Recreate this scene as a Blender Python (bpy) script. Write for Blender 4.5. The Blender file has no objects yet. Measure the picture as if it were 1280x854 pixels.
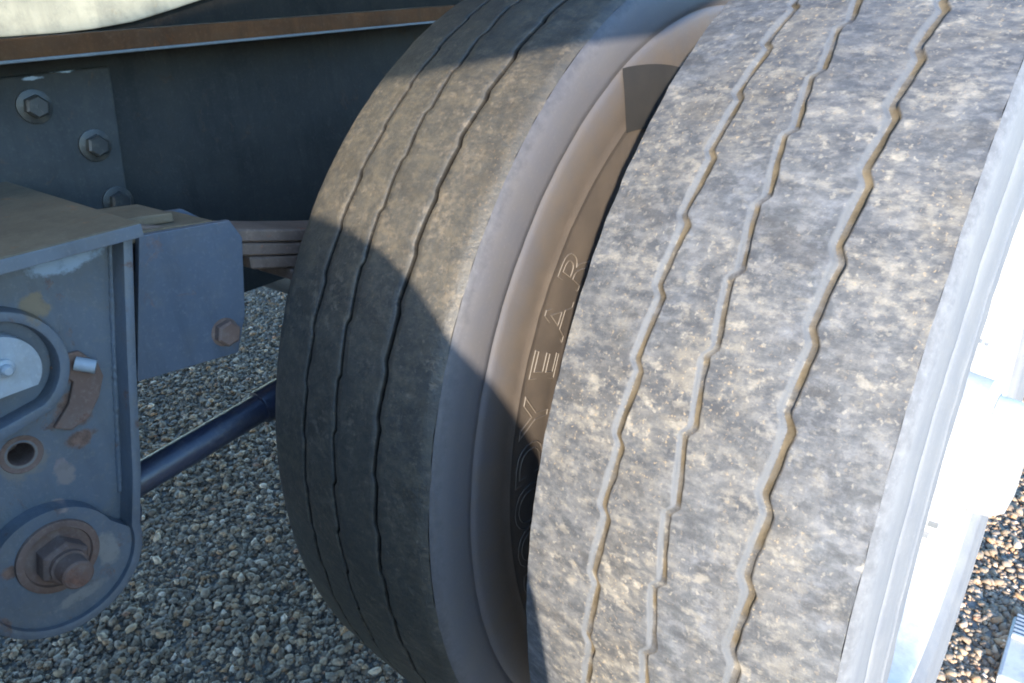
import bpy, bmesh, math, random
import numpy as np
from mathutils import Vector, Matrix, noise
random.seed(4)
rng = np.random.default_rng(4)
S = bpy.context.scene
COL = S.collection
PI = math.pi
rad = math.radians
GZ = -0.49            # ground level; the wheel axle of the pair in view is z = 0

# ------------------------------------------------------------------ camera
cam_d = bpy.data.cameras.new('camera')
cam = bpy.data.objects.new('camera', cam_d)
COL.objects.link(cam)
yaw, pitch, roll, fpx = 0.713653, 0.432712, -0.0646741, 937.859
f = Vector((-math.sin(yaw) * math.cos(pitch), math.cos(yaw) * math.cos(pitch), -math.sin(pitch)))
r0 = f.cross(Vector((0, 0, 1))).normalized()
u0 = r0.cross(f)
cr, sr = math.cos(roll), math.sin(roll)
rr = cr * r0 + sr * u0
uu = -sr * r0 + cr * u0
M = Matrix(((rr.x, uu.x, -f.x), (rr.y, uu.y, -f.y), (rr.z, uu.z, -f.z))).to_4x4()
M.translation = (0.18076, -0.83888, 0.48124)
cam.matrix_world = M
cam_d.sensor_width = 36
cam_d.lens = fpx * 36 / 1280
cam_d.clip_start = 0.01
cam_d.clip_end = 3000
S.camera = cam
S.render.resolution_x, S.render.resolution_y = 1024, 683

# ------------------------------------------------------------------ light
SUN_AZ, SUN_EL = rad(57), rad(12)     # azimuth from +x towards -y
sd = Vector((math.cos(SUN_EL) * math.cos(SUN_AZ), -math.cos(SUN_EL) * math.sin(SUN_AZ), math.sin(SUN_EL)))
W = bpy.data.worlds.new('World')
S.world = W
W.use_nodes = True
nt = W.node_tree
bg = nt.nodes['Background']
sky = nt.nodes.new('ShaderNodeTexSky')
sky.sky_type = 'NISHITA'
sky.sun_disc = False
sky.ozone_density = 4.2
sky.dust_density = 0.25
sky.air_density = 1.0
sky.sun_elevation = SUN_EL
sky.sun_rotation = math.atan2(sd.x, sd.y)
nt.links.new(sky.outputs[0], bg.inputs[0])
bg.inputs[1].default_value = 0.15
sl = bpy.data.lights.new('sun', 'SUN')
sl.energy = 2.0
sl.angle = rad(0.8)
sl.color = (1.0, 0.90, 0.76)
so = bpy.data.objects.new('sun', sl)
COL.objects.link(so)
so.rotation_euler = sd.to_track_quat('Z', 'Y').to_euler()
so.location = (3, -4, 2)
S.view_settings.view_transform = 'Standard'
S.view_settings.look = 'None'
S.view_settings.gamma = 1
S.view_settings.use_curve_mapping = False
S.view_settings.exposure = 3.06
S.cycles.filter_width = 1.9
S.cycles.max_bounces = 8

# ------------------------------------------------------------------ node helpers
class Mat:
    def __init__(s, name, rough=0.8, metal=0.0):
        s.m = bpy.data.materials.new(name)
        s.m.use_nodes = True
        s.t = s.m.node_tree
        s.b = s.t.nodes['Principled BSDF']
        s.b.inputs['Roughness'].default_value = rough
        s.b.inputs['Metallic'].default_value = metal

    def n(s, typ, **kw):
        nd = s.t.nodes.new(typ)
        for k, v in kw.items():
            setattr(nd, k, v)
        return nd

    def l(s, a, b):
        s.t.links.new(a, b)

    def coord(s, kind='Object', scale=(1, 1, 1)):
        tc = s.n('ShaderNodeTexCoord')
        mp = s.n('ShaderNodeMapping')
        mp.inputs['Scale'].default_value = scale
        s.l(tc.outputs[kind], mp.inputs['Vector'])
        return mp.outputs[0]

    def noise(s, vec, scale, detail=6, rough=0.6, lo=0.35, hi=0.65, dist=0.0):
        nz = s.n('ShaderNodeTexNoise')
        nz.inputs['Scale'].default_value = scale
        nz.inputs['Detail'].default_value = detail
        nz.inputs['Roughness'].default_value = rough
        nz.inputs['Distortion'].default_value = dist
        s.l(vec, nz.inputs['Vector'])
        return s.ramp(nz.outputs['Fac'], lo, hi)

    def ramp(s, fac, lo, hi):
        mr = s.n('ShaderNodeMapRange', clamp=True)
        mr.inputs['From Min'].default_value = lo
        mr.inputs['From Max'].default_value = hi
        s.l(fac, mr.inputs['Value'])
        return mr.outputs[0]

    def math(s, op, a, b=0.5):
        nd = s.n('ShaderNodeMath', operation=op)
        for i, v in enumerate((a, b)):
            if isinstance(v, (int, float)):
                nd.inputs[i].default_value = v
            else:
                s.l(v, nd.inputs[i])
        return nd.outputs[0]

    def mix(s, fac, a, b):
        nd = s.n('ShaderNodeMix', data_type='RGBA')
        for sock, v in ((nd.inputs[0], fac), (nd.inputs[6], a), (nd.inputs[7], b)):
            if isinstance(v, tuple):
                sock.default_value = (*v, 1)
            elif isinstance(v, (int, float)):
                sock.default_value = v
            else:
                s.l(v, sock)
        return nd.outputs[2]

    def color(s, c):
        if isinstance(c, tuple):
            s.b.inputs['Base Color'].default_value = (*c, 1)
        else:
            s.l(c, s.b.inputs['Base Color'])

    def bump(s, h, strength=0.3, dist=0.002):
        bp = s.n('ShaderNodeBump')
        bp.inputs['Strength'].default_value = strength
        bp.inputs['Distance'].default_value = dist
        s.l(h, bp.inputs['Height'])
        s.l(bp.outputs[0], s.b.inputs['Normal'])

    def attr(s, name):
        return s.n('ShaderNodeAttribute', attribute_name=name).outputs['Fac']

    def blob(s, vec, c, rx, ry, rz, wob):
        """a worn patch with a ragged rim round the point c (object space)"""
        sub = s.n('ShaderNodeVectorMath', operation='SUBTRACT')
        s.l(vec, sub.inputs[0])
        sub.inputs[1].default_value = c
        dv = s.n('ShaderNodeVectorMath', operation='DIVIDE')
        s.l(sub.outputs[0], dv.inputs[0])
        dv.inputs[1].default_value = (rx, ry, rz)
        ln = s.n('ShaderNodeVectorMath', operation='LENGTH')
        s.l(dv.outputs[0], ln.inputs[0])
        d = s.math('ADD', ln.outputs['Value'], s.math('MULTIPLY', wob, 0.9))
        return s.ramp(d, 1.45, 1.15)


# ------------------------------------------------------------------ materials
def tread_mat(name, base, mid, pale, mud, amt, wisp, tint, rough=0.75, cool=1.0, mott=1.0):
    """worn rubber: dark scuffed ground, dust film, pale torn specks; dirt in the grooves"""
    m = Mat(name, 0.8)
    uv = m.coord('UV', (1, 1, 1))
    uvw = m.coord('UV', (1, wisp, 1))
    uvs = m.coord('UV', (1, wisp * 0.6, 1))
    big = m.noise(uv, 9, 5, 0.6, 0.36, 0.66)
    hue = m.noise(m.coord('UV', (1, 2.2, 1)), 6, 4, 0.55, 0.40, 0.60)
    mid1 = m.noise(uvw, 30, 7, 0.64, 0.42, 0.60)
    mid2 = m.noise(uv, 110, 5, 0.62, 0.42, 0.66)
    fine = m.noise(uv, 380, 4, 0.6, 0.40, 0.68)
    spk = m.noise(uv, 300, 2, 0.5, 0.62, 0.70)
    chip = m.noise(uvw, 88, 5, 0.6, 0.555, 0.665)
    chip2 = m.noise(uv, 190, 3, 0.5, 0.62, 0.68)
    smear = m.noise(uvs, 58, 7, 0.66, 0.47, 0.70)
    gate = m.noise(uv, 12, 5, 0.6, 0.40, 0.66)
    dark = m.noise(uvw, 34, 7, 0.66, 0.48, 0.66)
    c = m.mix(big, base, tuple(0.45 * p + 0.55 * q for p, q in zip(base, mid)))
    c = m.mix(m.math('MULTIPLY', mid1, 0.75), c, mid)
    c = m.mix(m.math('MULTIPLY', mid2, 0.45), c, m.mix(hue, tuple(0.62 * v for v in ((tint[2], tint[1], tint[0] * 1.02) if cool else tint)), tint))
    c = m.mix(m.math('MULTIPLY', dark, 0.7), c, tuple(v * 0.72 for v in base))
    c = m.mix(m.math('MULTIPLY', fine, 0.25), c, mid)
    mot = m.noise(m.coord('UV', (1, wisp * 0.85, 1)), 78, 6, 0.66, 0.40, 0.60)
    mot2 = m.noise(m.coord('UV', (1, wisp, 1)), 185, 4, 0.62, 0.42, 0.60)
    lightc = m.mix(hue, (tint[2] * 1.35, tint[1] * 1.2, tint[0] * 1.22) if cool else tuple(v * 1.1 for v in tint), (tint[0] * 1.35, tint[1] * 1.3, tint[2] * 1.22))
    c = m.mix(m.math('MULTIPLY', m.ramp(mot, 0.45, 0.0), 0.58 * mott), c, tuple(v * 0.72 for v in base))
    c = m.mix(m.math('MULTIPLY', m.ramp(mot, 0.55, 1.0), 0.5 * mott), c, lightc)
    c = m.mix(m.math('MULTIPLY', m.ramp(mot2, 0.4, 0.0), 0.34 * mott), c, tuple(v * 0.7 for v in base))
    c = m.mix(m.math('MULTIPLY', m.ramp(mot2, 0.6, 1.0), 0.28 * mott), c, lightc)
    c = m.mix(m.math('MULTIPLY', smear, amt * 0.42), c, m.mix(hue, (tint[2] * 1.35, tint[1] * 1.25, tint[0] * 1.32) if cool else tint, (tint[0] * 1.4, tint[1] * 1.35, tint[2] * 1.3)))
    patch = m.noise(uvw, 26, 8, 0.68, 0.535, 0.625)
    patchd = m.noise(m.coord('UV', (1.1, wisp * 0.9, 1)), 21, 8, 0.68, 0.535, 0.625)
    c = m.mix(m.math('MULTIPLY', m.math('MULTIPLY', patch, mot2), amt * 0.48), c, tuple(v * 0.85 for v in pale))
    c = m.mix(m.math('MULTIPLY', patchd, 0.5), c, (base[0] * 0.95, base[1] * 0.82, base[2] * 0.66))
    c = m.mix(m.math('MULTIPLY', m.math('MULTIPLY', chip, gate), amt * 0.85), c, pale)
    c = m.mix(m.math('MULTIPLY', m.math('MULTIPLY', chip2, m.math('ADD', m.math('MULTIPLY', gate, 0.6), 0.25)), amt * 0.75), c, pale)
    c = m.mix(m.math('MULTIPLY', m.math('MULTIPLY', spk, hue), amt * 0.6), c, (pale[0] * 1.1, pale[1] * 0.92, pale[2] * 0.7))
    d = m.attr('dirt')
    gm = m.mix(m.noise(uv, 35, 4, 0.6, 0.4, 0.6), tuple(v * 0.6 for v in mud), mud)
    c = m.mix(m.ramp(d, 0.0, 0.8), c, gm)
    c = m.mix(m.ramp(d, 0.0, -0.9), c, (0.068, 0.072, 0.078))
    m.color(c)
    h = m.math('ADD', m.math('MULTIPLY', fine, 0.5), m.math('ADD', m.math('MULTIPLY', mid2, 0.7), m.math('ADD', m.math('MULTIPLY', chip, -0.9), m.math('MULTIPLY', dark, -0.6))))
    m.bump(h, 0.28, 0.0010)
    m.l(m.math('ADD', rough, m.math('MULTIPLY', m.ramp(d, 0.0, 0.8), 0.4)), m.b.inputs['Roughness'])
    m.l(m.math('SUBTRACT', 0.5, m.math('MULTIPLY', m.ramp(d, 0.0, 0.8), 0.4)), m.b.inputs['Specular IOR Level'])
    return m.m


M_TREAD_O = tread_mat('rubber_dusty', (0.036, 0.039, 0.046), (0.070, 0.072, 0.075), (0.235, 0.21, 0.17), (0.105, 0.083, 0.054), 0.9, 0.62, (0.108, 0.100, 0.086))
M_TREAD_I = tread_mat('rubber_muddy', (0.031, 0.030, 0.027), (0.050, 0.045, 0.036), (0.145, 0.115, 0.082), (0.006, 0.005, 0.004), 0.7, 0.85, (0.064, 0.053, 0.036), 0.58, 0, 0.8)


def sidewall_mat(name, a, b, c_, rough=0.7, deep=None):
    m = Mat(name, rough)
    uv = m.coord('UV', (1, 1, 1))
    uvs = m.coord('UV', (0.02, 1, 1))
    n1 = m.noise(uvs, 90, 4, 0.5, 0.3, 0.7)
    n2 = m.noise(uv, 25, 6, 0.65, 0.4, 0.65)
    n3 = m.noise(uv, 300, 4, 0.6, 0.55, 0.72)
    c = m.mix(n1, a, b)
    c = m.mix(m.math('MULTIPLY', n2, 0.5), c, c_)
    c = m.mix(m.math('MULTIPLY', n3, 0.2), c, tuple(min(1, v * 1.6) for v in c_))
    sx = m.n('ShaderNodeSeparateXYZ')
    m.l(uv, sx.inputs[0])
    if deep:
        c = m.mix(m.math('MULTIPLY', m.ramp(m.math('ADD', sx.outputs[1], m.math('MULTIPLY', n2, 0.012)), 0.052, 0.088), 0.85), c, m.mix(n2, deep, tuple(v * 1.3 for v in deep)))
    edge = m.math('ADD', sx.outputs[1], m.math('MULTIPLY', m.noise(uv, 120, 6, 0.7, 0.3, 0.7), 0.016))
    c = m.mix(m.math('MULTIPLY', m.ramp(edge, 0.020, 0.006), 0.8), c, m.mix(n3, tuple(v * 0.55 for v in a), tuple(v * 0.85 for v in a)))
    m.color(c)
    m.bump(m.math('ADD', n3, m.math('MULTIPLY', n1, 0.3)), 0.15, 0.0005)
    return m.m


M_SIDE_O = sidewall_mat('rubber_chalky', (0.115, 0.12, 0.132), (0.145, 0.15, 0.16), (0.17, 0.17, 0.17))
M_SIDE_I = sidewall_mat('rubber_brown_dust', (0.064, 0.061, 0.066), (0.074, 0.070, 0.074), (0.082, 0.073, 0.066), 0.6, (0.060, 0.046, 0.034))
m = Mat('letter_rubber', 0.6)
m.color(m.mix(m.noise(m.coord('Object'), 60, 4), (0.095, 0.080, 0.064), (0.125, 0.103, 0.082)))
M_LETTER = m.m
m = Mat('square_shade_dark', 0.8)
m.color(m.mix(m.noise(m.coord('Object'), 50, 4), (0.010, 0.009, 0.008), (0.015, 0.013, 0.011)))  # near-black, the square shadow put into the colour
M_SQUARE_SHADE = m.m


def steel_mat(name, a, b, dust, rust, rust_amt=0.55, rough=0.55, blobs=(), streak=None, spec=0.5):
    m = Mat(name, rough)
    v = m.coord('Object')
    n1 = m.noise(v, 14, 6, 0.6, 0.35, 0.68)
    n2 = m.noise(v, 70, 6, 0.7, 0.52, 0.7)
    n3 = m.noise(v, 32, 7, 0.7, 0.60, 0.68, 0.5)
    n4 = m.noise(v, 260, 4, 0.6, 0.55, 0.75)
    wob = m.noise(v, 60, 5, 0.65, 0.25, 0.75)
    c = m.mix(n1, a, b)
    c = m.mix(m.math('MULTIPLY', n2, 0.45), c, dust)
    st = m.noise(m.coord('Object', (1, 1, 0.10)), 55, 5, 0.6, 0.48, 0.70)
    c = m.mix(m.math('MULTIPLY', st, 0.4), c, tuple(x * 0.55 for x in a))
    gr = m.noise(v, 22, 6, 0.65, 0.50, 0.66)
    c = m.mix(m.math('MULTIPLY', gr, 0.45), c, tuple(x * 0.7 for x in dust))
    rc = m.mix(m.noise(v, 120, 5, 0.7, 0.4, 0.62), rust, tuple(min(1, x * 1.9) for x in rust))
    c = m.mix(m.math('MULTIPLY', n3, rust_amt), c, rc)
    c = m.mix(m.math('MULTIPLY', n4, 0.18), c, tuple(min(1, x * 2.0) for x in dust))
    for (p, rx, ry, rz, colr) in blobs:
        bm_ = m.blob(v, p, rx, ry, rz, wob)
        c = m.mix(bm_, c, rc if colr is None else m.mix(n2, colr, tuple(x * 0.75 for x in colr)))
    m.color(c)
    rg = m.math('ADD', m.math('MULTIPLY', n3, 0.25), rough)
    m.l(rg, m.b.inputs['Roughness'])
    m.b.inputs['Specular IOR Level'].default_value = spec
    m.bump(m.math('ADD', m.math('MULTIPLY', n4, 0.5), m.math('ADD', n3, n2)), 0.25, 0.0008)
    return m.m


M_HANGER = steel_mat('hanger_paint', (0.088, 0.098, 0.112), (0.115, 0.12, 0.125), (0.15, 0.132, 0.11), (0.10, 0.052, 0.034), 0.85, 0.5,
                     blobs=[((-0.495, -0.652, 0.173), 0.03, 0.017, 0.021, None),
                            ((-0.495, -0.640, 0.205), 0.03, 0.011, 0.018, None),
                            ((-0.495, -0.655, 0.272), 0.03, 0.014, 0.013, (0.19, 0.135, 0.08)),
                            ((-0.495, -0.690, 0.300), 0.03, 0.016, 0.008, (0.19, 0.135, 0.08)),
                            ((-0.495, -0.625, 0.301), 0.03, 0.03, 0.009, (0.24, 0.29, 0.34)),
                            ((-0.495, -0.676, 0.128), 0.03, 0.007, 0.008, (0.2, 0.15, 0.14)),
                            ((-0.495, -0.690, 0.097), 0.03, 0.006, 0.004, (0.24, 0.17, 0.14)),
                            ((-0.495, -0.735, 0.118), 0.03, 0.006, 0.006, (0.24, 0.17, 0.14)),
                            ((-0.495, -0.700, 0.285), 0.03, 0.020, 0.010, (0.22, 0.17, 0.11)),
                            ((-0.495, -0.612, 0.150), 0.03, 0.006, 0.016, None),
                            ((-0.495, -0.705, 0.148), 0.03, 0.022, 0.020, (0.16, 0.13, 0.105)),
                            ((-0.495, -0.722, 0.160), 0.03, 0.010, 0.008, None),
                            ((-0.495, -0.655, 0.145), 0.03, 0.016, 0.010, None),
                            ((-0.475, -0.700, 0.010), 0.03, 0.030, 0.007, (0.19, 0.17, 0.15)),
                            ((-0.475, -0.668, 0.040), 0.03, 0.010, 0.018, (0.20, 0.175, 0.15)),
                            ((-0.475, -0.742, 0.066), 0.03, 0.009, 0.007, None),
                            ((-0.495, -0.6755, 0.120), 0.03, 0.010, 0.013, (0.19, 0.15, 0.13))])
M_TOPPLATE = steel_mat('dusty_plate', (0.115, 0.082, 0.048), (0.155, 0.112, 0.066), (0.18, 0.135, 0.085), (0.20, 0.10, 0.045), 0.7, 0.75)
M_BOX = steel_mat('equalizer_paint', (0.072, 0.083, 0.104), (0.090, 0.10, 0.12), (0.125, 0.12, 0.12), (0.13, 0.07, 0.045), 0.45, 0.55)
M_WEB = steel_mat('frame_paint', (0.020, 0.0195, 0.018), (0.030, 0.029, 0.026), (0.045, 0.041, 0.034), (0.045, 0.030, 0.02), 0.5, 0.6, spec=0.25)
M_PANEL_SHADE = steel_mat('panel_shade_dark', (0.012, 0.012, 0.011), (0.018, 0.017, 0.015), (0.03, 0.026, 0.02), (0.03, 0.018, 0.012), 0.5, 0.75, spec=0.1)  # darker than the beam web, shade put into the colour
M_PLATE = steel_mat('plate_paint', (0.034, 0.034, 0.032), (0.046, 0.045, 0.042), (0.065, 0.06, 0.05), (0.07, 0.045, 0.03), 0.5, 0.55, spec=0.3,
                    blobs=[((-0.796, -0.465, 0.434), 0.03, 0.02, 0.004, (0.45, 0.55, 0.62)),
                           ((-0.796, -0.50, 0.428), 0.03, 0.012, 0.003, (0.35, 0.42, 0.5))])
M_FLANGE = steel_mat('rusty_flange', (0.060, 0.026, 0.010), (0.105, 0.044, 0.015), (0.10, 0.055, 0.028), (0.075, 0.028, 0.010), 0.9, 0.85, spec=0.2)
M_EDGE = steel_mat('flange_edge', (0.10, 0.11, 0.11), (0.14, 0.145, 0.14), (0.16, 0.16, 0.155), (0.16, 0.1, 0.06), 0.4, 0.5)
M_RUST = steel_mat('rusted_steel', (0.135, 0.074, 0.050), (0.19, 0.112, 0.080), (0.22, 0.16, 0.125), (0.12, 0.05, 0.028), 0.8, 0.85)
M_LEAF = steel_mat('leaf_steel', (0.12, 0.078, 0.056), (0.18, 0.118, 0.085), (0.27, 0.18, 0.13), (0.17, 0.07, 0.04), 0.9, 0.75)
M_ROD = steel_mat('rod_paint', (0.020, 0.024, 0.042), (0.032, 0.036, 0.058), (0.075, 0.07, 0.075), (0.07, 0.04, 0.035), 0.4, 0.33)
M_ZINC = steel_mat('zinc', (0.26, 0.265, 0.265), (0.36, 0.36, 0.35), (0.33, 0.30, 0.25), (0.25, 0.16, 0.1), 0.35, 0.42)
M_PANEL = steel_mat('cream_paint', (0.20, 0.195, 0.15), (0.30, 0.29, 0.22), (0.14, 0.14, 0.115), (0.13, 0.11, 0.07), 0.7, 0.6)
M_WHITE = steel_mat('white_paint', (0.33, 0.34, 0.35), (0.42, 0.42, 0.42), (0.28, 0.28, 0.27), (0.5, 0.5, 0.48), 0.3, 0.45)
M_BLACK = steel_mat('black_steel', (0.03, 0.03, 0.032), (0.045, 0.045, 0.045), (0.07, 0.065, 0.06), (0.07, 0.045, 0.03), 0.4, 0.5)
M_BOLT = steel_mat('dark_bolt', (0.030, 0.028, 0.026), (0.05, 0.046, 0.04), (0.12, 0.10, 0.07), (0.08, 0.045, 0.025), 0.6, 0.35)

m = Mat('gravel_stone', 0.85)
geo = m.n('ShaderNodeNewGeometry')
cr_ = m.n('ShaderNodeValToRGB')
cr_.color_ramp.interpolation = 'CONSTANT'
els = cr_.color_ramp.elements
cols = [(0.0, (0.16, 0.14, 0.112)), (0.16, (0.21, 0.185, 0.15)), (0.32, (0.125, 0.115, 0.10)), (0.46, (0.30, 0.245, 0.175)),
        (0.58, (0.175, 0.165, 0.15)), (0.70, (0.30, 0.265, 0.215)), (0.80, (0.25, 0.17, 0.10)), (0.87, (0.085, 0.08, 0.074)),
        (0.92, (0.40, 0.365, 0.31)), (0.965, (0.29, 0.17, 0.11)), (0.98, (0.56, 0.52, 0.46))]
cols = [(p_, (c_[0] * 1.36, c_[1] * 1.09, c_[2] * 0.90)) for p_, c_ in cols]
for i, (p_, c_) in enumerate(cols):
    e = els[i] if i < 2 else els.new(p_)
    e.position = p_
    e.color = (*c_, 1)
m.l(geo.outputs['Random Per Island'], cr_.inputs[0])
nv = m.coord('Object')
c = m.mix(m.math('MULTIPLY', m.noise(nv, 150, 5, 0.65, 0.4, 0.65), 0.4), cr_.outputs[0], (0.30, 0.245, 0.175))
m.color(c)
m.bump(m.noise(nv, 420, 4, 0.6, 0.3, 0.7), 0.3, 0.0015)
M_STONE = m.m

m = Mat('gravel_bed', 0.9)
v = m.coord('Object')
vo = m.n('ShaderNodeTexVoronoi')
vo.inputs['Scale'].default_value = 70
m.l(v, vo.inputs['Vector'])
c = m.mix(m.noise(v, 5, 6), (0.13, 0.12, 0.10), (0.19, 0.175, 0.15))
sep = m.n('ShaderNodeSeparateColor')
m.l(vo.outputs['Color'], sep.inputs[0])
c = m.mix(m.math('MULTIPLY', sep.outputs[0], 0.7), c, (0.27, 0.25, 0.22))
m.color(c)
m.bump(m.math('MULTIPLY', vo.outputs['Distance'], -1), 0.8, 0.012)
M_BED = m.m


# ------------------------------------------------------------------ mesh helpers
def link(name, me, mat, parent=None, smooth=False):
    o = bpy.data.objects.new(name, me)
    COL.objects.link(o)
    if mat:
        me.materials.append(mat)
    if parent is not None:
        o.parent = parent
    if smooth:
        me.polygons.foreach_set('use_smooth', [True] * len(me.polygons))
    return o


def bm_obj(name, bm, mat, parent=None, bevel=0.0, seg=2, smooth=False, ang=35):
    bmesh.ops.recalc_face_normals(bm, faces=bm.faces)
    if bevel > 0:
        ed = [e for e in bm.edges if len(e.link_faces) == 2 and e.calc_face_angle(0) > rad(30)]
        bmesh.ops.bevel(bm, geom=ed, offset=bevel, segments=seg, profile=0.6, affect='EDGES', clamp_overlap=True)
    me = bpy.data.meshes.new(name)
    if smooth:
        for e in bm.edges:
            e.smooth = not (len(e.link_faces) == 2 and e.calc_face_angle(0) > rad(ang))
    bm.to_mesh(me)
    bm.free()
    return link(name, me, mat, parent, smooth)


def box(x0, x1, y0, y1, z0, z1, bm=None):
    bm = bm or bmesh.new()
    vs = [bm.verts.new((x, y, z)) for x in (x0, x1) for y in (y0, y1) for z in (z0, z1)]
    for q in ((0, 1, 3, 2), (4, 6, 7, 5), (0, 4, 5, 1), (2, 3, 7, 6), (0, 2, 6, 4), (1, 5, 7, 3)):
        bm.faces.new([vs[i] for i in q])
    return bm


def prism(poly, x0, x1, bm=None):
    """polygon in (y, z) extruded along x"""
    bm = bm or bmesh.new()
    a = [bm.verts.new((x0, y, z)) for y, z in poly]
    b = [bm.verts.new((x1, y, z)) for y, z in poly]
    n = len(poly)
    fa = bm.faces.new(a)
    fb = bm.faces.new(list(reversed(b)))
    for i in range(n):
        bm.faces.new((a[i], b[i], b[(i + 1) % n], a[(i + 1) % n]))
    if n > 4:
        bm.normal_update()
        bmesh.ops.triangulate(bm, faces=[fa, fb])
    return bm


def lathe(prof, seg=48, cy=0.0, cz=0.0, cap0=True, cap1=True, bm=None, a0=0.0, hexa=False):
    """profile of (x, r) turned about an axis along x through (cy, cz)"""
    bm = bm or bmesh.new()
    rings = []
    for x, r in prof:
        rings.append([bm.verts.new((x, cy + r * math.cos(a0 + 2 * PI * k / seg), cz + r * math.sin(a0 + 2 * PI * k / seg))) for k in range(seg)])
    for i in range(len(rings) - 1):
        for k in range(seg):
            k2 = (k + 1) % seg
            bm.faces.new((rings[i][k], rings[i][k2], rings[i + 1][k2], rings[i + 1][k]))
    if cap0:
        bm.faces.new(rings[0])
    if cap1:
        bm.faces.new(list(reversed(rings[-1])))
    return bm


def tube(p0, p1, r, seg=24, bm=None, r1=None):
    bm = bm or bmesh.new()
    p0, p1 = Vector(p0), Vector(p1)
    r1 = r if r1 is None else r1
    d = (p1 - p0).normalized()
    a = d.orthogonal().normalized()
    b = d.cross(a)
    A = [bm.verts.new(p0 + r * (math.cos(t) * a + math.sin(t) * b)) for t in [2 * PI * k / seg for k in range(seg)]]
    B = [bm.verts.new(p1 + r1 * (math.cos(t) * a + math.sin(t) * b)) for t in [2 * PI * k / seg for k in range(seg)]]
    for k in range(seg):
        bm.faces.new((A[k], A[(k + 1) % seg], B[(k + 1) % seg], B[k]))
    bm.faces.new(A)
    bm.faces.new(list(reversed(B)))
    return bm


def thing(name, label, cat, loc=(0, 0, 0), group=None):
    o = bpy.data.objects.new(name, None)
    COL.objects.link(o)
    o.empty_display_size = 0.05
    o.location = loc
    o['label'] = label
    o['category'] = cat
    if group:
        o['group'] = group
    return o


# ------------------------------------------------------------------ ground
bm = bmesh.new()
N = 24
def gco(t):
    return math.copysign(abs(t) ** 4 * 1200, t)
grid = [[bm.verts.new((gco(-1 + 2 * i / N), gco(-1 + 2 * j / N), GZ)) for j in range(N + 1)] for i in range(N + 1)]
for i in range(N):
    for j in range(N):
        bm.faces.new((grid[i][j], grid[i + 1][j], grid[i + 1][j + 1], grid[i][j + 1]))
g = bm_obj('ground', bm, M_BED)
g['kind'] = 'structure'


def keep(P):
    x, y = P[:, 0], P[:, 1]
    # the ground in view and a good margin round it: left of the wheels, and the sunlit strip right of them
    a = (y < 0.15 - 0.52 * (x + 0.9)) & (y > -0.95 - 0.62 * (x + 0.95)) & (x < -0.28)
    b = (x > -0.05) & (y > -0.05)
    return a | b


def stones(name, x0, x1, y0, y1, dens, size, label):
    bmi = bmesh.new()
    bmesh.ops.create_icosphere(bmi, subdivisions=1, radius=1)
    bmi.verts.ensure_lookup_table()
    V = np.array([v.co[:] for v in bmi.verts])
    F = np.array([[v.index for v in f_.verts] for f_ in bmi.faces])
    bmi.free()
    n = int((x1 - x0) * (y1 - y0) * dens)
    P = np.stack([rng.uniform(x0, x1, n), rng.uniform(y0, y1, n)], 1)
    P = P[keep(P)]
    n = len(P)
    sz = size * np.exp(rng.normal(0, 0.42, n)) * 0.5
    sz = np.minimum(sz, size * 1.25)
    sc = sz[:, None] * np.stack([rng.uniform(0.85, 1.3, n), rng.uniform(0.7, 1.0, n), rng.uniform(0.5, 0.85, n)], 1)
    VV = V[None] * (1 + rng.normal(0, 0.22, (n, len(V), 1))) + rng.normal(0, 0.08, (n, len(V), 3))
    VV = VV * sc[:, None, :]
    a = rng.uniform(0, 2 * PI, n)
    tx, ty = rng.normal(0, 0.35, n), rng.normal(0, 0.35, n)
    ca, sa = np.cos(a)[:, None], np.sin(a)[:, None]
    x, y, z = VV[..., 0], VV[..., 1], VV[..., 2]
    z, x = z * np.cos(tx)[:, None] - x * np.sin(tx)[:, None], x * np.cos(tx)[:, None] + z * np.sin(tx)[:, None]
    z, y = z * np.cos(ty)[:, None] - y * np.sin(ty)[:, None], y * np.cos(ty)[:, None] + z * np.sin(ty)[:, None]
    x, y = x * ca - y * sa, x * sa + y * ca
    lift = rng.uniform(-0.1, 0.75, n) * sz
    co = np.stack([x + P[:, 0:1], y + P[:, 1:2], z + (GZ + lift)[:, None]], 2).reshape(-1, 3)
    FF = (F[None] + (np.arange(n) * len(V))[:, None, None]).reshape(-1)
    me = bpy.data.meshes.new(name)
    me.vertices.add(len(co))
    me.vertices.foreach_set('co', co.ravel())
    me.loops.add(len(FF))
    me.loops.foreach_set('vertex_index', FF)
    nf = len(FF) // 3
    me.polygons.add(nf)
    me.polygons.foreach_set('loop_start', np.arange(nf) * 3)
    me.update(calc_edges=True)
    o = link(name, me, M_STONE)
    o['kind'] = 'stuff'
    o['label'] = label
    o['category'] = 'gravel'
    return o


stones('gravel', -2.7, 0.6, -1.1, 1.6, 33000, 0.0078, 'grey and tan crushed gravel covering the ground under the trailer')

# ------------------------------------------------------------------ wheels
R = 0.515
WT = 0.1118
D = 0.33415


def crown(x, outer=True):
    e = 0.0 if outer else max(0.0, abs(x) - 0.1010)
    return R - 0.0024 * (abs(x) / 0.0517) ** 1.6 - 32 * e * e


def saw(th, n, ph, jog):
    """-0.5..0.5 : slow fall with falling angle, quick jog back"""
    t = ((math.degrees(th) - ph) / (360 / n)) % 1.0
    if t < jog:
        k = t / jog
        k = k * k * (3 - 2 * k)
        return 0.5 - k
    return -0.5 + (t - jog) / (1 - jog)


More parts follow.
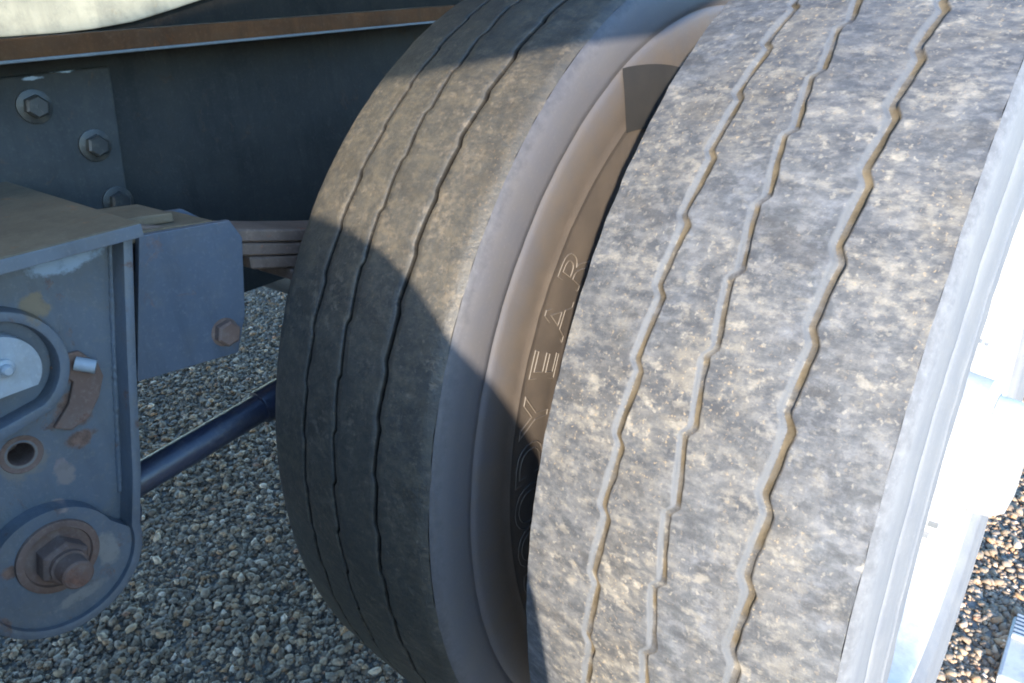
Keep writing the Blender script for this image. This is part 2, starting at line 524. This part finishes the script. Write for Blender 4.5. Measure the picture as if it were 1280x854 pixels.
def tread_mesh(name, outer):
    n = 62
    hw = 0.0040 if outer else 0.0021          # half width of a groove mouth
    depth = 0.0037 if outer else 0.0075
    ths = list(np.radians(np.arange(-62, 104, 0.24))) + list(np.radians(np.arange(104, 298, 2.0)))
    amp = 0.0050 if outer else 0.0030
    xs_rows, r_rows, d_rows = [], [], []
    for th in ths:
        nz = lambda k, s=1.0: noise.noise(Vector((math.cos(th) * 22 * s, math.sin(th) * 22 * s, k)))
        jit = 0.0007
        c1 = -0.0500 + amp * saw(th, n, 0.35 - 0.5, 0.17) + jit * nz(1)
        c3 = 0.0535 + amp * saw(th, n, 5.36 - 0.8, 0.24) + jit * nz(2)
        s2 = saw(th, n, 2.49 - 0.3, 0.14)
        c2 = -0.0022 - (amp * 1.1) * s2 + jit * nz(3)
        t2 = ((math.degrees(th) - 2.19) / (360 / n)) % 1.0
        tie = 0.85 if (t2 < 0.16) else 1.0
        if outer:
            tie = 0.22 if t2 < 0.15 else (0.6 if t2 < 0.19 or t2 > 0.97 else 1.0)
        row, rr_, dd = [], [], []
        e0 = -WT + 0.0012 * nz(5, 1.3)
        e1 = WT + 0.0010 * nz(6, 1.3)
        prev = e0
        segs = ((c1, hw * (1 + .25 * nz(7, 2)), 1.0, 9), (c2, hw * 0.85 * (1 + .25 * nz(8, 2)), tie, 8), (c3, hw * 1.05 * (1 + .25 * nz(9, 2)), 1.0, 8))
        for (cc, h, dm, k) in segs:
            for i in range(k):
                row.append(prev + (cc - h * 1.35 - prev) * i / k)
                rr_.append(0.0)
                dd.append(0.0)
            dp = depth * dm * (0.72 + 0.55 * nz(11 + k, 0.9)) if outer else depth * dm
            dm = dm * min(1.0, max(0.25, 0.75 + 1.1 * nz(21 + k, 1.6))) if outer else dm
            for off, q, dr in (((-1.35, 0.0, 0.0), (-1.05, 0.06, -0.6), (-0.75, 0.55, -1.0), (-0.38, 0.95, -0.6), (-0.15, 1.0, 0.7 * dm), (0.85, 0.95, 1.0 * dm), (1.05, 0.06, 0.3)) if outer else
                                ((-1.35, 0.0, 0.0), (-1.0, 0.10, 0.5), (-0.75, 0.9, 1.0), (-0.2, 1.0, 1.0), (0.3, 1.0, 1.0), (0.75, 0.9, 1.0), (1.0, 0.10, 0.5))):
                row.append(cc + off * h)
                rr_.append(-dp * q)
                dd.append(dr)
            prev = cc + 1.35 * h
        for i in range(11):
            row.append(prev + (e1 - prev) * i / 10)
            rr_.append(0.0)
            dd.append(0.0)
        xs_rows.append(row)
        r_rows.append(rr_)
        d_rows.append(dd)
    nc = len(xs_rows[0])
    nr = len(ths)
    co = np.zeros((nr, nc, 3))
    uv = np.zeros((nr, nc, 2))
    for i, th in enumerate(ths):
        for j in range(nc):
            x = xs_rows[i][j]
            w = noise.noise(Vector((x * 28, math.cos(th) * 14, math.sin(th) * 14))) * 0.0009 + noise.noise(Vector((x * 120, math.cos(th) * 60, math.sin(th) * 60))) * 0.0004
            r = crown(x, outer) + r_rows[i][j] + w
            co[i, j] = (x, -r * math.cos(th), r * math.sin(th))
            uv[i, j] = (th * R, x)
    idx = np.arange(nr * nc).reshape(nr, nc)
    nxt = np.roll(idx, -1, axis=0)
    quads = np.stack([idx[:, :-1], idx[:, 1:], nxt[:, 1:], nxt[:, :-1]], -1).reshape(-1, 4)
    me = bpy.data.meshes.new(name)
    me.from_pydata(co.reshape(-1, 3).tolist(), [], quads.tolist())
    uvl = me.uv_layers.new(name='UVMap')
    li = np.zeros(len(me.loops), dtype=np.int32)
    me.loops.foreach_get('vertex_index', li)
    uvl.data.foreach_set('uv', uv.reshape(-1, 2)[li].ravel())
    at = me.attributes.new('dirt', 'FLOAT', 'POINT')
    at.data.foreach_set('value', np.array(d_rows).ravel())
    me.update()
    return me


SIDE = [(0.1118, 0.5066), (0.1150, 0.5035), (0.1172, 0.4985), (0.1185, 0.490), (0.1192, 0.478), (0.1196, 0.4650),
        (0.1193, 0.4588), (0.1178, 0.4572), (0.1180, 0.4562), (0.1194, 0.4548), (0.1206, 0.4480), (0.1216, 0.438), (0.1222, 0.428), (0.1226, 0.418), (0.1228, 0.4090),
        (0.1234, 0.4080), (0.1234, 0.4066), (0.1227, 0.4056), (0.1226, 0.400), (0.1224, 0.392), (0.1224, 0.375), (0.1198, 0.357), (0.1170, 0.345), (0.1172, 0.341),
        (0.1130, 0.335), (0.105, 0.322), (0.098, 0.312), (0.096, 0.303), (0.0955, 0.295), (0.094, 0.2875), (0.082, 0.2865)]


def side_x(r):
    for (xa, ra), (xb, rb) in zip(SIDE, SIDE[1:]):
        if rb <= r <= ra:
            return xa + (xb - xa) * (ra - r) / (ra - rb)
    return 0.12


def side_mesh(name, sgn, seg=320, cap=1.0, round_=False):
    SIDE = list(globals()['SIDE'])
    if round_:
        SIDE[:4] = [(0.1118, 0.5030), (0.1134, 0.5010), (0.1152, 0.4975), (0.1175, 0.4900)]
    co, uv, quads = [], [], []
    L = 0
    for i, (x, r) in enumerate(SIDE):
        if i:
            L += math.hypot(x - SIDE[i - 1][0], r - SIDE[i - 1][1])
        for k in range(seg + 1):
            t = 2 * PI * k / seg
            wob = 0.0007 * noise.noise(Vector((math.cos(t) * 20, math.sin(t) * 20, r * 30)))
            co.append((sgn * min(x + wob, cap), -r * math.cos(t), r * math.sin(t)))
            uv.append((t * 0.45, L))
    for i in range(len(SIDE) - 1):
        for k in range(seg):
            a = i * (seg + 1) + k
            q = (a, a + 1, a + seg + 2, a + seg + 1)
            quads.append(q if sgn < 0 else q[::-1])
    me = bpy.data.meshes.new(name)
    me.from_pydata(co, [], quads)
    ul = me.uv_layers.new(name='UVMap')
    li = np.zeros(len(me.loops), dtype=np.int32)
    me.loops.foreach_get('vertex_index', li)
    ul.data.foreach_set('uv', np.array(uv)[li].ravel())
    me.polygons.foreach_set('use_smooth', [True] * len(me.polygons))
    return me


def letters_mesh():
    """raised outline lettering bent round the sidewall"""
    co_all, f_all = [], []
    word = 'GOODYEAR'
    rc = 0.3755
    for i, ch in enumerate(word):
        ang0 = 17.8 + (i - 4) * 7.35
        cu = bpy.data.curves.new('glyph', 'FONT')
        cu.body = ch
        cu.size = 0.066
        cu.align_x = 'CENTER'
        cu.fill_mode = 'NONE'
        cu.bevel_depth = 0.00055
        cu.bevel_resolution = 1
        cu.resolution_u = 4
        ob = bpy.data.objects.new('glyph', cu)
        COL.objects.link(ob)
        dg = bpy.context.evaluated_depsgraph_get()
        me = bpy.data.meshes.new_from_object(ob.evaluated_get(dg))
        base = len(co_all)
        for v_ in me.vertices:
            u_, w_, h_ = v_.co
            u_ *= 1.0
            r = rc - 0.0225 + w_
            th = rad(ang0) + u_ / rc
            co_all.append((side_x(r) + h_ + 0.0002, -r * math.cos(th), r * math.sin(th)))
        f_all += [[base + q for q in p_.vertices] for p_ in me.polygons]
        bpy.data.objects.remove(ob)
        bpy.data.meshes.remove(me)
        bpy.data.curves.remove(cu)
    me = bpy.data.meshes.new('lettering')
    me.from_pydata(co_all, [], f_all)
    return me


def wheel(outer, loc, label):
    t = thing('truck_wheel', label, 'wheel', loc, 'dual truck wheels under the trailer')
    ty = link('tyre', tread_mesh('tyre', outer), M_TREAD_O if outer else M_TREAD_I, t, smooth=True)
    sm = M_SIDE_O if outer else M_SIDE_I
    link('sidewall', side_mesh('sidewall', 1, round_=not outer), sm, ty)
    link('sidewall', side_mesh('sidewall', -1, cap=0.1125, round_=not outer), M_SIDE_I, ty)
    if not outer:
        link('lettering', letters_mesh(), M_LETTER, ty)
        cs = ((64.0, 0.459), (77.5, 0.411), (75.5, 0.346), (60.5, 0.406))      # dark sheet added to imitate a square shadow on the sidewall
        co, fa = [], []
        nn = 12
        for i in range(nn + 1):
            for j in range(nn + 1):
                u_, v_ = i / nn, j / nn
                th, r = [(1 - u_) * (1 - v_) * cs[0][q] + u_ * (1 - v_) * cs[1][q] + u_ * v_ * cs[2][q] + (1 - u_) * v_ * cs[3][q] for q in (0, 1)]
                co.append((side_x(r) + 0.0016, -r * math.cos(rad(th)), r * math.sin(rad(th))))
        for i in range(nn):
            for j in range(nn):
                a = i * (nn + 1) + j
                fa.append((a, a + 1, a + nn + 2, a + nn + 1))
        me = bpy.data.meshes.new('square_shade')
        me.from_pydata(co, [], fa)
        link('square_shade', me, M_SQUARE_SHADE, ty, smooth=True)
    # rim: lipped barrel turned about the axle
    w = 1 if outer else -1
    prof = [(0.104, 0.300), (0.108, 0.297), (0.107, 0.290), (0.098, 0.2855), (0.080, 0.2835), (0.060, 0.272), (0.030, 0.262), (-0.06, 0.262),
            (-0.085, 0.280), (-0.100, 0.2855), (-0.106, 0.294), (-0.104, 0.298), (-0.098, 0.292), (-0.08, 0.2868), (-0.055, 0.268), (0.03, 0.268), (0.06, 0.279), (0.082, 0.2862), (0.096, 0.292)]
    bm = lathe(prof, 96, cap0=False, cap1=False)
    n0 = len(prof)
    bm.verts.ensure_lookup_table()
    for k in range(96):
        k2 = (k + 1) % 96
        bm.faces.new((bm.verts[(n0 - 1) * 96 + k], bm.verts[(n0 - 1) * 96 + k2], bm.verts[k2], bm.verts[k]))
    rim = bm_obj('rim', bm, M_WHITE if outer else M_BLACK, t, smooth=True)
    # dished disc
    s_ = -1 if outer else 1
    pd = [(s_ * 0.02, 0.2625), (s_ * 0.05, 0.250), (s_ * 0.12, 0.215), (s_ * 0.150, 0.190), (s_ * 0.158, 0.170), (s_ * 0.158, 0.112),
          (s_ * 0.166, 0.112), (s_ * 0.166, 0.175), (s_ * 0.158, 0.195), (s_ * 0.128, 0.221), (s_ * 0.058, 0.256), (s_ * 0.028, 0.2628)]
    bm_obj('disc', lathe(pd, 72, cap0=False, cap1=False), M_WHITE if outer else M_BLACK, rim, smooth=True)
    if outer:
        hp = [(-0.157, 0.160), (-0.140, 0.158), (-0.05, 0.150), (0.045, 0.146), (0.070, 0.140), (0.078, 0.126), (0.080, 0.085), (0.112, 0.080), (0.120, 0.072)]
        hub = bm_obj('hub', lathe(hp, 64), M_WHITE, t, smooth=True)
        cp = [(0.1205, 0.066), (0.140, 0.064), (0.152, 0.056), (0.156, 0.035)]
        bm_obj('hub_cap', lathe(cp, 48), M_WHITE, hub, smooth=True)
        src = None
        for k in range(10):
            a = 2 * PI * k / 10 + 0.2
            if src is None:
                src = bm_obj('lug_nut', lathe([(0.079, 0.012), (0.094, 0.012), (0.0955, 0.010)], 6), M_ZINC, hub)
                o = src
            else:
                o = src.copy()
                COL.objects.link(o)
                o.parent = hub
            o.location = (0, 0.113 * math.cos(a), 0.113 * math.sin(a))
    return t


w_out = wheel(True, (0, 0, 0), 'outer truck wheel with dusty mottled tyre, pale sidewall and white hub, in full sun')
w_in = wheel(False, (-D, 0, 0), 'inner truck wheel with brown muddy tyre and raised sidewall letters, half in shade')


def copy_tree(o, parent=None, loc=None):
    c_ = o.copy()
    COL.objects.link(c_)
    if parent is not None:
        c_.parent = parent
    if loc is not None:
        c_.location = loc
    for ch in list(o.children):
        copy_tree(ch, c_)
    return c_


AX2 = -1.322
c1 = copy_tree(w_out, loc=(0, AX2, 0))
c1['label'] = 'outer truck wheel of the next axle, beside the camera just outside the picture'
c2 = copy_tree(w_in, loc=(-D, AX2, 0))
c2['label'] = 'inner truck wheel of the next axle, left of the picture behind the hanger bracket'

# axles
for y_, lab in ((0, 'steel axle tube running under the trailer behind the inner wheel'), (AX2, 'steel axle tube of the next wheel pair, outside the picture')):
    t = thing('axle', lab, 'axle', (0, y_, 0))
    bm_obj('axle_tube', tube((-0.162, 0, 0), (-1.75, 0, 0), 0.062, 32), M_BLACK, t, smooth=True)
    bm_obj('spring_seat', box(-0.61, -0.50, -0.07, 0.07, 0.055, 0.10), M_BLACK, t, 0.004)
    bm_obj('brake_drum', lathe([(-0.33, 0.20), (-0.46, 0.205), (-0.47, 0.19)], 48), M_BLACK, t, smooth=True)

# ------------------------------------------------------------------ trailer frame
T = thing('trailer_frame', 'dark steel trailer frame beam with rusty flange, bolted plate and pale body panel above', 'trailer frame', (-0.8, -0.4, 0.1))
TI = Vector((0.8, 0.4, -0.1))


def tpart(o):
    o.parent = T
    o.location = TI
    return o


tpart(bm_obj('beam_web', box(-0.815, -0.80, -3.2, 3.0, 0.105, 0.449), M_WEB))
fl = tpart(bm_obj('top_flange', box(-0.86, -0.722, -3.2, 3.0, 0.4495, 0.4705), M_FLANGE, None, 0.002))
bm = box(-0.7215, -0.7185, -3.2, 3.0, 0.4475, 0.4508)
tpart(bm_obj('flange_bead', bm, M_EDGE, None, 0.001))
tpart(bm_obj('panel_shade', box(-0.765, -0.7505, -3.2, 3.0, 0.4712, 0.93), M_PANEL_SHADE))  # dark sheet standing in for the shaded part of the pale panel
tpart(bm_obj('body_panel', prism([(-3.2, 0.472), (-0.475, 0.472), (-0.44, 0.4735), (-0.395, 0.478), (-0.350, 0.487), (-0.292, 0.500), (-0.20, 0.54), (-0.12, 0.60), (-0.12, 0.93), (-3.2, 0.93)], -0.7495, -0.742), M_PANEL, None, 0.002))  # lower corner cut along the shadow edge on the panel
tpart(bm_obj('mounting_plate', prism([(-0.95, 0.10), (-0.438, 0.24), (-0.413, 0.432), (-0.95, 0.432)], -0.7998, -0.790), M_PLATE, None, 0.0025))


def hexbolt(name, c, r, h, mat, parent=None, washer=None, a0=0.3, shank=0.0):
    """bolt head facing +x; c = seat centre"""
    bm = lathe([(0, r * 0.98), (0.001, r), (h * 0.8, r), (h, r * 0.82)], 6, a0=a0)
    if washer:
        lathe([(-0.003, washer), (-0.0002, washer), (0.0002, washer * 0.94)], 28, bm=bm)
    if shank:
        lathe([(h * 0.6, r * 0.55), (h + shank, r * 0.55), (h + shank + 0.001, r * 0.48)], 20, bm=bm)
    o = bm_obj(name, bm, mat, parent, smooth=True, ang=28)
    o.location = c
    return o


bb = hexbolt('bolt', Vector((-0.787, -0.507, 0.399)) + TI, 0.0128, 0.011, M_BOLT, T, 0.0185)
for (y_, z_) in ((-0.455, 0.347), (-0.447, 0.277)):
    o = bb.copy()
    COL.objects.link(o)
    o.parent = T
    o.location = Vector((-0.787, y_, z_)) + TI
# deck overhead and an added unseen rail shaped to shade tyre, web and gravel
tpart(bm_obj('deck', box(-2.6, -0.35, -3.2, 3.0, 0.935, 0.975), M_BLACK))
low = [(-3.6, -0.34), (-1.95, -0.34), (-1.92, 0.44), (-1.375, 0.44), (-1.345, 0.60), (-1.267, 0.648), (-1.159, 0.629), (-1.062, 0.615), (-0.943, 0.599), (-0.811, 0.583), (-0.70, 0.58), (-0.55, 0.61)]
up = [(-0.55, 0.72), (-0.80, 0.76), (-1.10, 0.79), (-1.28, 0.855), (-1.42, 0.865), (-1.55, 0.862), (-1.670, 0.845), (-1.729, 0.835), (-1.821, 0.819), (-1.863, 0.818), (-1.91, 0.815), (-3.6, 0.812)]
sun_blocker = tpart(bm_obj('shade_rail', prism(low + up, 0.145, 0.155), M_BLACK))

# ------------------------------------------------------------------ hanger bracket
H = thing('spring_hanger', 'blue grey steel spring hanger bracket with rusty bolt, rounded bottom and dusty brown top plate', 'bracket', (-0.5, -0.7, 0.0))
HI = Vector((0.5, 0.7, 0.0))


def hpart(o, par=None):
    if par is None:
        o.parent = H
        o.location = o.location + HI
    else:
        o.parent = par
    return o


bc, br = (-0.706, 0.052), 0.062
right = [(-0.577, 0.312), (-0.602, 0.210), (-0.628, 0.100), (-0.642, 0.052)]
arc = [(bc[0] + br * math.cos(a), bc[1] + br * math.sin(a)) for a in np.linspace(-0.06, -PI + 0.06, 22)]
left = [(-0.772, 0.052), (-0.786, 0.100), (-0.812, 0.210), (-0.838, 0.312)]
outline = right[:-1] + arc + left[1:]
# raised pad at the foot whose arched top edge runs round the nut
nc_, nr_ = (-0.709, 0.050), 0.053
notch = [(nc_[0] + nr_ * math.cos(a), nc_[1] + nr_ * math.sin(a)) for a in np.linspace(0.30, PI - 0.25, 24)]
foot = [p_ for p_ in outline if p_[1] < 0.0515]
pad_poly = foot + notch[::-1]
hpart(bm_obj('foot_pad', prism(pad_poly, -0.4935, -0.4755), M_HANGER, None, 0.0035, 3))
upp = outline
def plate_with_holes(poly, holes, x0, x1):
    from mathutils.geometry import tessellate_polygon
    loops = [[Vector((0, y, z)) for y, z in poly]]
    for (cy, cz, r_, n_) in holes:
        loops.append([Vector((0, cy + r_ * math.cos(2 * PI * k / n_), cz + r_ * math.sin(2 * PI * k / n_))) for k in range(n_)])
    tris = tessellate_polygon(loops)
    flat = [v_ for lp in loops for v_ in lp]
    bm = bmesh.new()
    A = [bm.verts.new((x0, v_.y, v_.z)) for v_ in flat]
    B = [bm.verts.new((x1, v_.y, v_.z)) for v_ in flat]
    for t_ in tris:
        bm.faces.new([A[i] for i in t_])
        bm.faces.new([B[i] for i in reversed(t_)])
    s0 = 0
    for lp in loops:
        n_ = len(lp)
        for i in range(n_):
            a, b = s0 + i, s0 + (i + 1) % n_
            bm.faces.new((A[a], A[b], B[b], B[a]))
        s0 += n_
    return bm


hpart(bm_obj('side_plate', plate_with_holes(upp, [(-0.7005, 0.1535, 0.0105, 24)], -0.5058, -0.494), M_HANGER, None, 0.0015, 2))
hpart(bm_obj('inner_plate', prism(outline, -0.610, -0.600), M_HANGER))
# lip that runs down the side and round the bottom
lip_o = [(-0.572, 0.312), (-0.597, 0.210), (-0.6225, 0.100), (-0.6365, 0.052)] + [(bc[0] + 0.0695 * math.cos(a), bc[1] + 0.0695 * math.sin(a)) for a in np.linspace(-0.12, -PI + 0.12, 26)] + [(-0.7775, 0.052), (-0.7915, 0.100), (-0.817, 0.210), (-0.843, 0.312)]
lip_i = [(-0.5806, 0.312), (-0.6056, 0.2095), (-0.6312, 0.099), (-0.6450, 0.052)] + [(bc[0] + 0.0615 * math.cos(a), bc[1] + 0.0615 * math.sin(a)) for a in np.linspace(-0.12, -PI + 0.12, 26)] + [(-0.769, 0.052), (-0.783, 0.099), (-0.8084, 0.2095), (-0.8344, 0.312)]
bm = bmesh.new()
ks = len(lip_o)
ring = []
for (a, b) in zip(lip_o, lip_i):
    ring.append([bm.verts.new((-0.612, *a)), bm.verts.new((-0.470, *a)), bm.verts.new((-0.470, *b)), bm.verts.new((-0.612, *b))])
for i in range(ks - 1):
    for k in range(4):
        k2 = (k + 1) % 4
        bm.faces.new((ring[i][k], ring[i][k2], ring[i + 1][k2], ring[i + 1][k]))
bm.faces.new(ring[0])
bm.faces.new(list(reversed(ring[-1])))
hpart(bm_obj('edge_lip', bm, M_HANGER, None, 0.002, 2, smooth=True, ang=40))
# top plate
bm = bmesh.new()
tp = [(-0.460, -0.566), (-0.460, -0.850), (-0.798, -0.850), (-0.798, -0.556)]
a_ = [bm.verts.new((x, y, 0.3125)) for x, y in tp]
b_ = [bm.verts.new((x, y, 0.3255)) for x, y in tp]
bm.faces.new(a_)
bm.faces.new(b_[::-1])
for i in range(4):
    bm.faces.new((a_[i], a_[(i + 1) % 4], b_[(i + 1) % 4], b_[i]))
hpart(bm_obj('top_plate', bm, M_TOPPLATE, None, 0.003, 2))
hpart(bm_obj('top_plate_edge', box(-0.4597, -0.4577, -0.849, -0.5675, 0.3135, 0.3245), M_HANGER, None, 0.0008))
def weld(name, pts, r, mat):
    bm = bmesh.new()
    prev = None
    n_ = 8
    P = [Vector(q) for q in pts]
    dense = []
    for a, b in zip(P, P[1:]):
        k = max(2, int((b - a).length / 0.0022))
        dense += [a.lerp(b, i / k) for i in range(k)]
    dense.append(P[-1])
    for i, c_ in enumerate(dense):
        d_ = (dense[min(i + 1, len(dense) - 1)] - dense[max(i - 1, 0)]).normalized()
        a_ = d_.orthogonal().normalized()
        b_ = d_.cross(a_)
        rr2 = r * (0.85 + 0.3 * abs(math.sin(i * 0.9)) + 0.25 * noise.noise(c_ * 160))
        ring_ = [bm.verts.new(c_ + rr2 * (math.cos(2 * PI * k / n_) * a_ + math.sin(2 * PI * k / n_) * b_)) for k in range(n_)]
        if prev:
            for k in range(n_):
                bm.faces.new((prev[k], prev[(k + 1) % n_], ring_[(k + 1) % n_], ring_[k]))
        prev = ring_
    return bm_obj(name, bm, mat, None, smooth=True, ang=80)


hpart(weld('weld_bead', [(-0.493, -0.592, 0.3115), (-0.493, -0.72, 0.3115), (-0.493, -0.83, 0.3115)], 0.0032, M_HANGER))
hpart(weld('weld_bead', [(-0.4945, -0.5822, 0.305), (-0.4945, -0.6068, 0.206), (-0.4945, -0.6322, 0.100), (-0.4945, -0.6375, 0.078)], 0.0030, M_HANGER))
# pivot: U shaped collar, zinc pin with grease nipple
colr = []
pc = (-0.697, 0.232)
bm = bmesh.new()
ring = []
pts = [(PI * 0.80, 0), (PI * 0.5, 0)]
n_ = 30
for k in range(n_):
    a = -1.05 + (PI + 1.1) * k / (n_ - 1)
    ro, ri = 0.053, 0.041
    sy = 1.0
    ring.append([bm.verts.new((-0.494, pc[0] + ro * math.cos(a), pc[1] + ro * math.sin(a))), bm.verts.new((-0.478, pc[0] + (ro - .002) * math.cos(a), pc[1] + (ro - .002) * math.sin(a))),
                 bm.verts.new((-0.478, pc[0] + (ri + .002) * math.cos(a), pc[1] + (ri + .002) * math.sin(a))), bm.verts.new((-0.494, pc[0] + ri * math.cos(a), pc[1] + ri * math.sin(a)))])
ring.insert(0, [bm.verts.new((x, y, z)) for x, y, z in ((-0.494, -0.715, 0.176), (-0.478, -0.715, 0.178), (-0.478, -0.715, 0.188), (-0.494, -0.715, 0.190))])
for i in range(len(ring) - 1):
    for k in range(4):
        k2 = (k + 1) % 4
        bm.faces.new((ring[i][k], ring[i][k2], ring[i + 1][k2], ring[i + 1][k]))
bm.faces.new(ring[0])
bm.faces.new(list(reversed(ring[-1])))
hpart(bm_obj('pivot_collar', bm, M_HANGER, None, 0.0015, 2, smooth=True))
dp = [(0.0290 * math.cos(a), 0.0290 * math.sin(a)) for a in np.linspace(-0.75, PI + 0.75, 40)]
pin = hpart(bm_obj('pivot_pin', prism([(pc[0] + y, pc[1] + 0.003 + z) for y, z in dp], -0.494, -0.474), M_ZINC, None, 0.002, 2))
hpart(bm_obj('grease_nipple', lathe([(-0.475, 0.0075), (-0.470, 0.0075), (-0.469, 0.0045), (-0.464, 0.0045), (-0.462, 0.003)], 16, -0.6945, 0.2385), M_ZINC), pin)
# rusty lug with pale stub beside the collar
lug = [(-0.6595, 0.218), (-0.648, 0.2265), (-0.634, 0.2245), (-0.6225, 0.208), (-0.6215, 0.195), (-0.630, 0.178), (-0.643, 0.163), (-0.660, 0.158), (-0.672, 0.166), (-0.655, 0.182), (-0.646, 0.200)]
lg = hpart(bm_obj('rusty_lug', prism(lug, -0.4938, -0.4895), M_RUST, None, 0.0015, 2))
hpart(bm_obj('stub_pin', tube((-0.489, -0.6405, 0.2155), (-0.481, -0.628, 0.209), 0.0062, 16), M_ZINC, None, smooth=True), lg)
hpart(bm_obj('hole_sleeve', lathe([(-0.530, 0.0102), (-0.4945, 0.0102), (-0.4932, 0.0165), (-0.4936, 0.0170), (-0.4945, 0.0170)], 28, -0.7005, 0.1535, cap0=True, cap1=False), M_RUST))
# lower bolt with washer, nut and stub end
ny, nz_ = -0.7065, 0.0585
wsh = hpart(bm_obj('washer', lathe([(-0.4765, 0.0340), (-0.4725, 0.0335), (-0.4715, 0.031), (-0.4715, 0.0275), (-0.474, 0.0265)], 40, ny, nz_), M_RUST, None, smooth=True, ang=30))
nut = hpart(bm_obj('nut', lathe([(-0.4745, 0.0205), (-0.458, 0.0208), (-0.4545, 0.0175)], 6, ny, nz_, a0=0.25), M_RUST, None, 0.0012))
hpart(bm_obj('bolt_end', lathe([(-0.4555, 0.0150), (-0.450, 0.0150), (-0.4495, 0.0128), (-0.434, 0.0126), (-0.4325, 0.011)], 28, ny, nz_), M_RUST, None, smooth=True, ang=30), nut)

# ------------------------------------------------------------------ equalizer
Q = thing('equalizer_arm', 'plain blue grey steel equalizer box with one rusty bolt, between hanger bracket and inner tyre', 'equalizer', (-0.55, -0.697, 0.235))
QI = Vector((0.55, 0.697, -0.235))


def qpart(o):
    o.parent = Q
    o.location = o.location + QI
    return o


eq = [(-0.552, 0.303), (-0.462, 0.2945), (-0.4525, 0.274), (-0.468, 0.195), (-0.485, 0.158), (-0.590, 0.170)]
qpart(bm_obj('side_plate', prism(eq, -0.5130, -0.505), M_BOX, None, 0.0012))
qpart(bm_obj('side_plate', prism([(-0.552, 0.303), (-0.462, 0.2945), (-0.4365, 0.274), (-0.452, 0.195), (-0.470, 0.158), (-0.590, 0.170)], -0.604, -0.596), M_BOX, None, 0.0012))
qpart(bm_obj('top_cover', prism([(-0.560, 0.2955), (-0.475, 0.2875), (-0.475, 0.2965), (-0.560, 0.306)], -0.5955, -0.5134), M_TOPPLATE, None, 0.001))
qpart(bm_obj('top_pad', prism([(-0.560, 0.3065), (-0.505, 0.3005), (-0.505, 0.310), (-0.560, 0.316)], -0.600, -0.530), M_TOPPLATE, None, 0.002))
qpart(bm_obj('crosswise_web', prism([(-0.590, 0.180), (-0.560, 0.177), (-0.560, 0.186), (-0.590, 0.189)], -0.5958, -0.5132), M_RUST))
qpart(hexbolt('bolt', Vector((-0.5045, -0.494, 0.185)), 0.0135, 0.010, M_RUST, None, 0.015, 0.2))

# ------------------------------------------------------------------ leaf spring
LS = thing('leaf_spring', 'rusty leaf spring stack running from the equalizer box behind the inner tyre', 'leaf spring', (-0.5545, 0, 0.13))
LI = Vector((0.5545, 0, -0.13))


def leaf_arch(y):
    return 0.161 + 0.10 * (abs(y) / 0.52) ** 1.6


prev = None
for k in range(7):
    half = 0.53 - 0.045 * k if k else 0.545
    ys = np.linspace(-half, half, 22)
    topz = [leaf_arch(y) + 0.040 - 0.0152 * k for y in ys]
    poly = [(y, z) for y, z in zip(ys, topz)] + [(y, z - 0.0138) for y, z in zip(ys[::-1], topz[::-1])]
    o = bm_obj('leaf', prism(poly, -0.590 + 0.0006 * (k % 2), -0.5180 - 0.0012 * ((k * 7) % 3)), M_LEAF, LS, 0.0018, 1)
    o.location = LI
o = bm_obj('rebound_clip', prism([(-0.445, 0.170), (-0.425, 0.172), (-0.452, 0.120), (-0.475, 0.124)], -0.596, -0.5925), M_RUST, LS)
o.location = LI

# ------------------------------------------------------------------ torque rod
TR = thing('torque_rod', 'shiny dark blue torque rod slanting from hanger bottom to behind the inner tyre', 'torque rod', (-0.55, -0.6, 0.05))
RI = Vector((0.55, 0.6, -0.05))
pa, pb, pm = Vector((-0.55, -0.675, 0.040)), Vector((-0.55, -0.06, 0.098)), Vector((-0.55, -0.455, 0.0607))
for nm, o in (('rod_tube', bm_obj('rod_tube', tube(Vector((-0.55, -0.612, 0.046)), pb, 0.0168, 32), M_ROD, TR, 0.002, smooth=True)),
              ('clamp_sleeve', bm_obj('clamp_sleeve', tube(Vector((-0.55, -0.452, 0.0611)), Vector((-0.55, -0.405, 0.0655)), 0.0205, 32), M_ROD, TR, 0.002, smooth=True)),
              ('eye', bm_obj('eye', lathe([(-0.588, 0.036), (-0.585, 0.038), (-0.515, 0.038), (-0.512, 0.036)], 40, -0.655, 0.042), M_ROD, TR, smooth=True))):
    o.location = RI
o = bm_obj('rubber_bush', lathe([(-0.598, 0.024), (-0.513, 0.024), (-0.5105, 0.022)], 32, -0.655, 0.042), M_RUST, TR, smooth=True)
o.location = RI

# ------------------------------------------------------------------ wheel chock at the right edge
CH = thing('wheel_chock', 'pale wheel chock with ribbed face on the bright gravel, at lower right edge', 'wheel chock', (0.208, 0.285, GZ))
bm = prism([(-0.09, 0.0), (0.07, 0.0), (0.07, 0.010), (0.0, 0.021), (-0.09, 0.021)], -0.022, 0.12)
bm_obj('block', bm, M_WHITE, CH, 0.006)
for k in range(6):
    t_ = k / 6 + 0.06
    y_, z_ = 0.0 + 0.07 * t_, 0.021 - 0.011 * t_
    o = bm_obj('rib', box(-0.018, 0.116, y_ - 0.003, y_ + 0.003, z_ - 0.004, z_ + 0.008), M_WHITE, CH, 0.001)
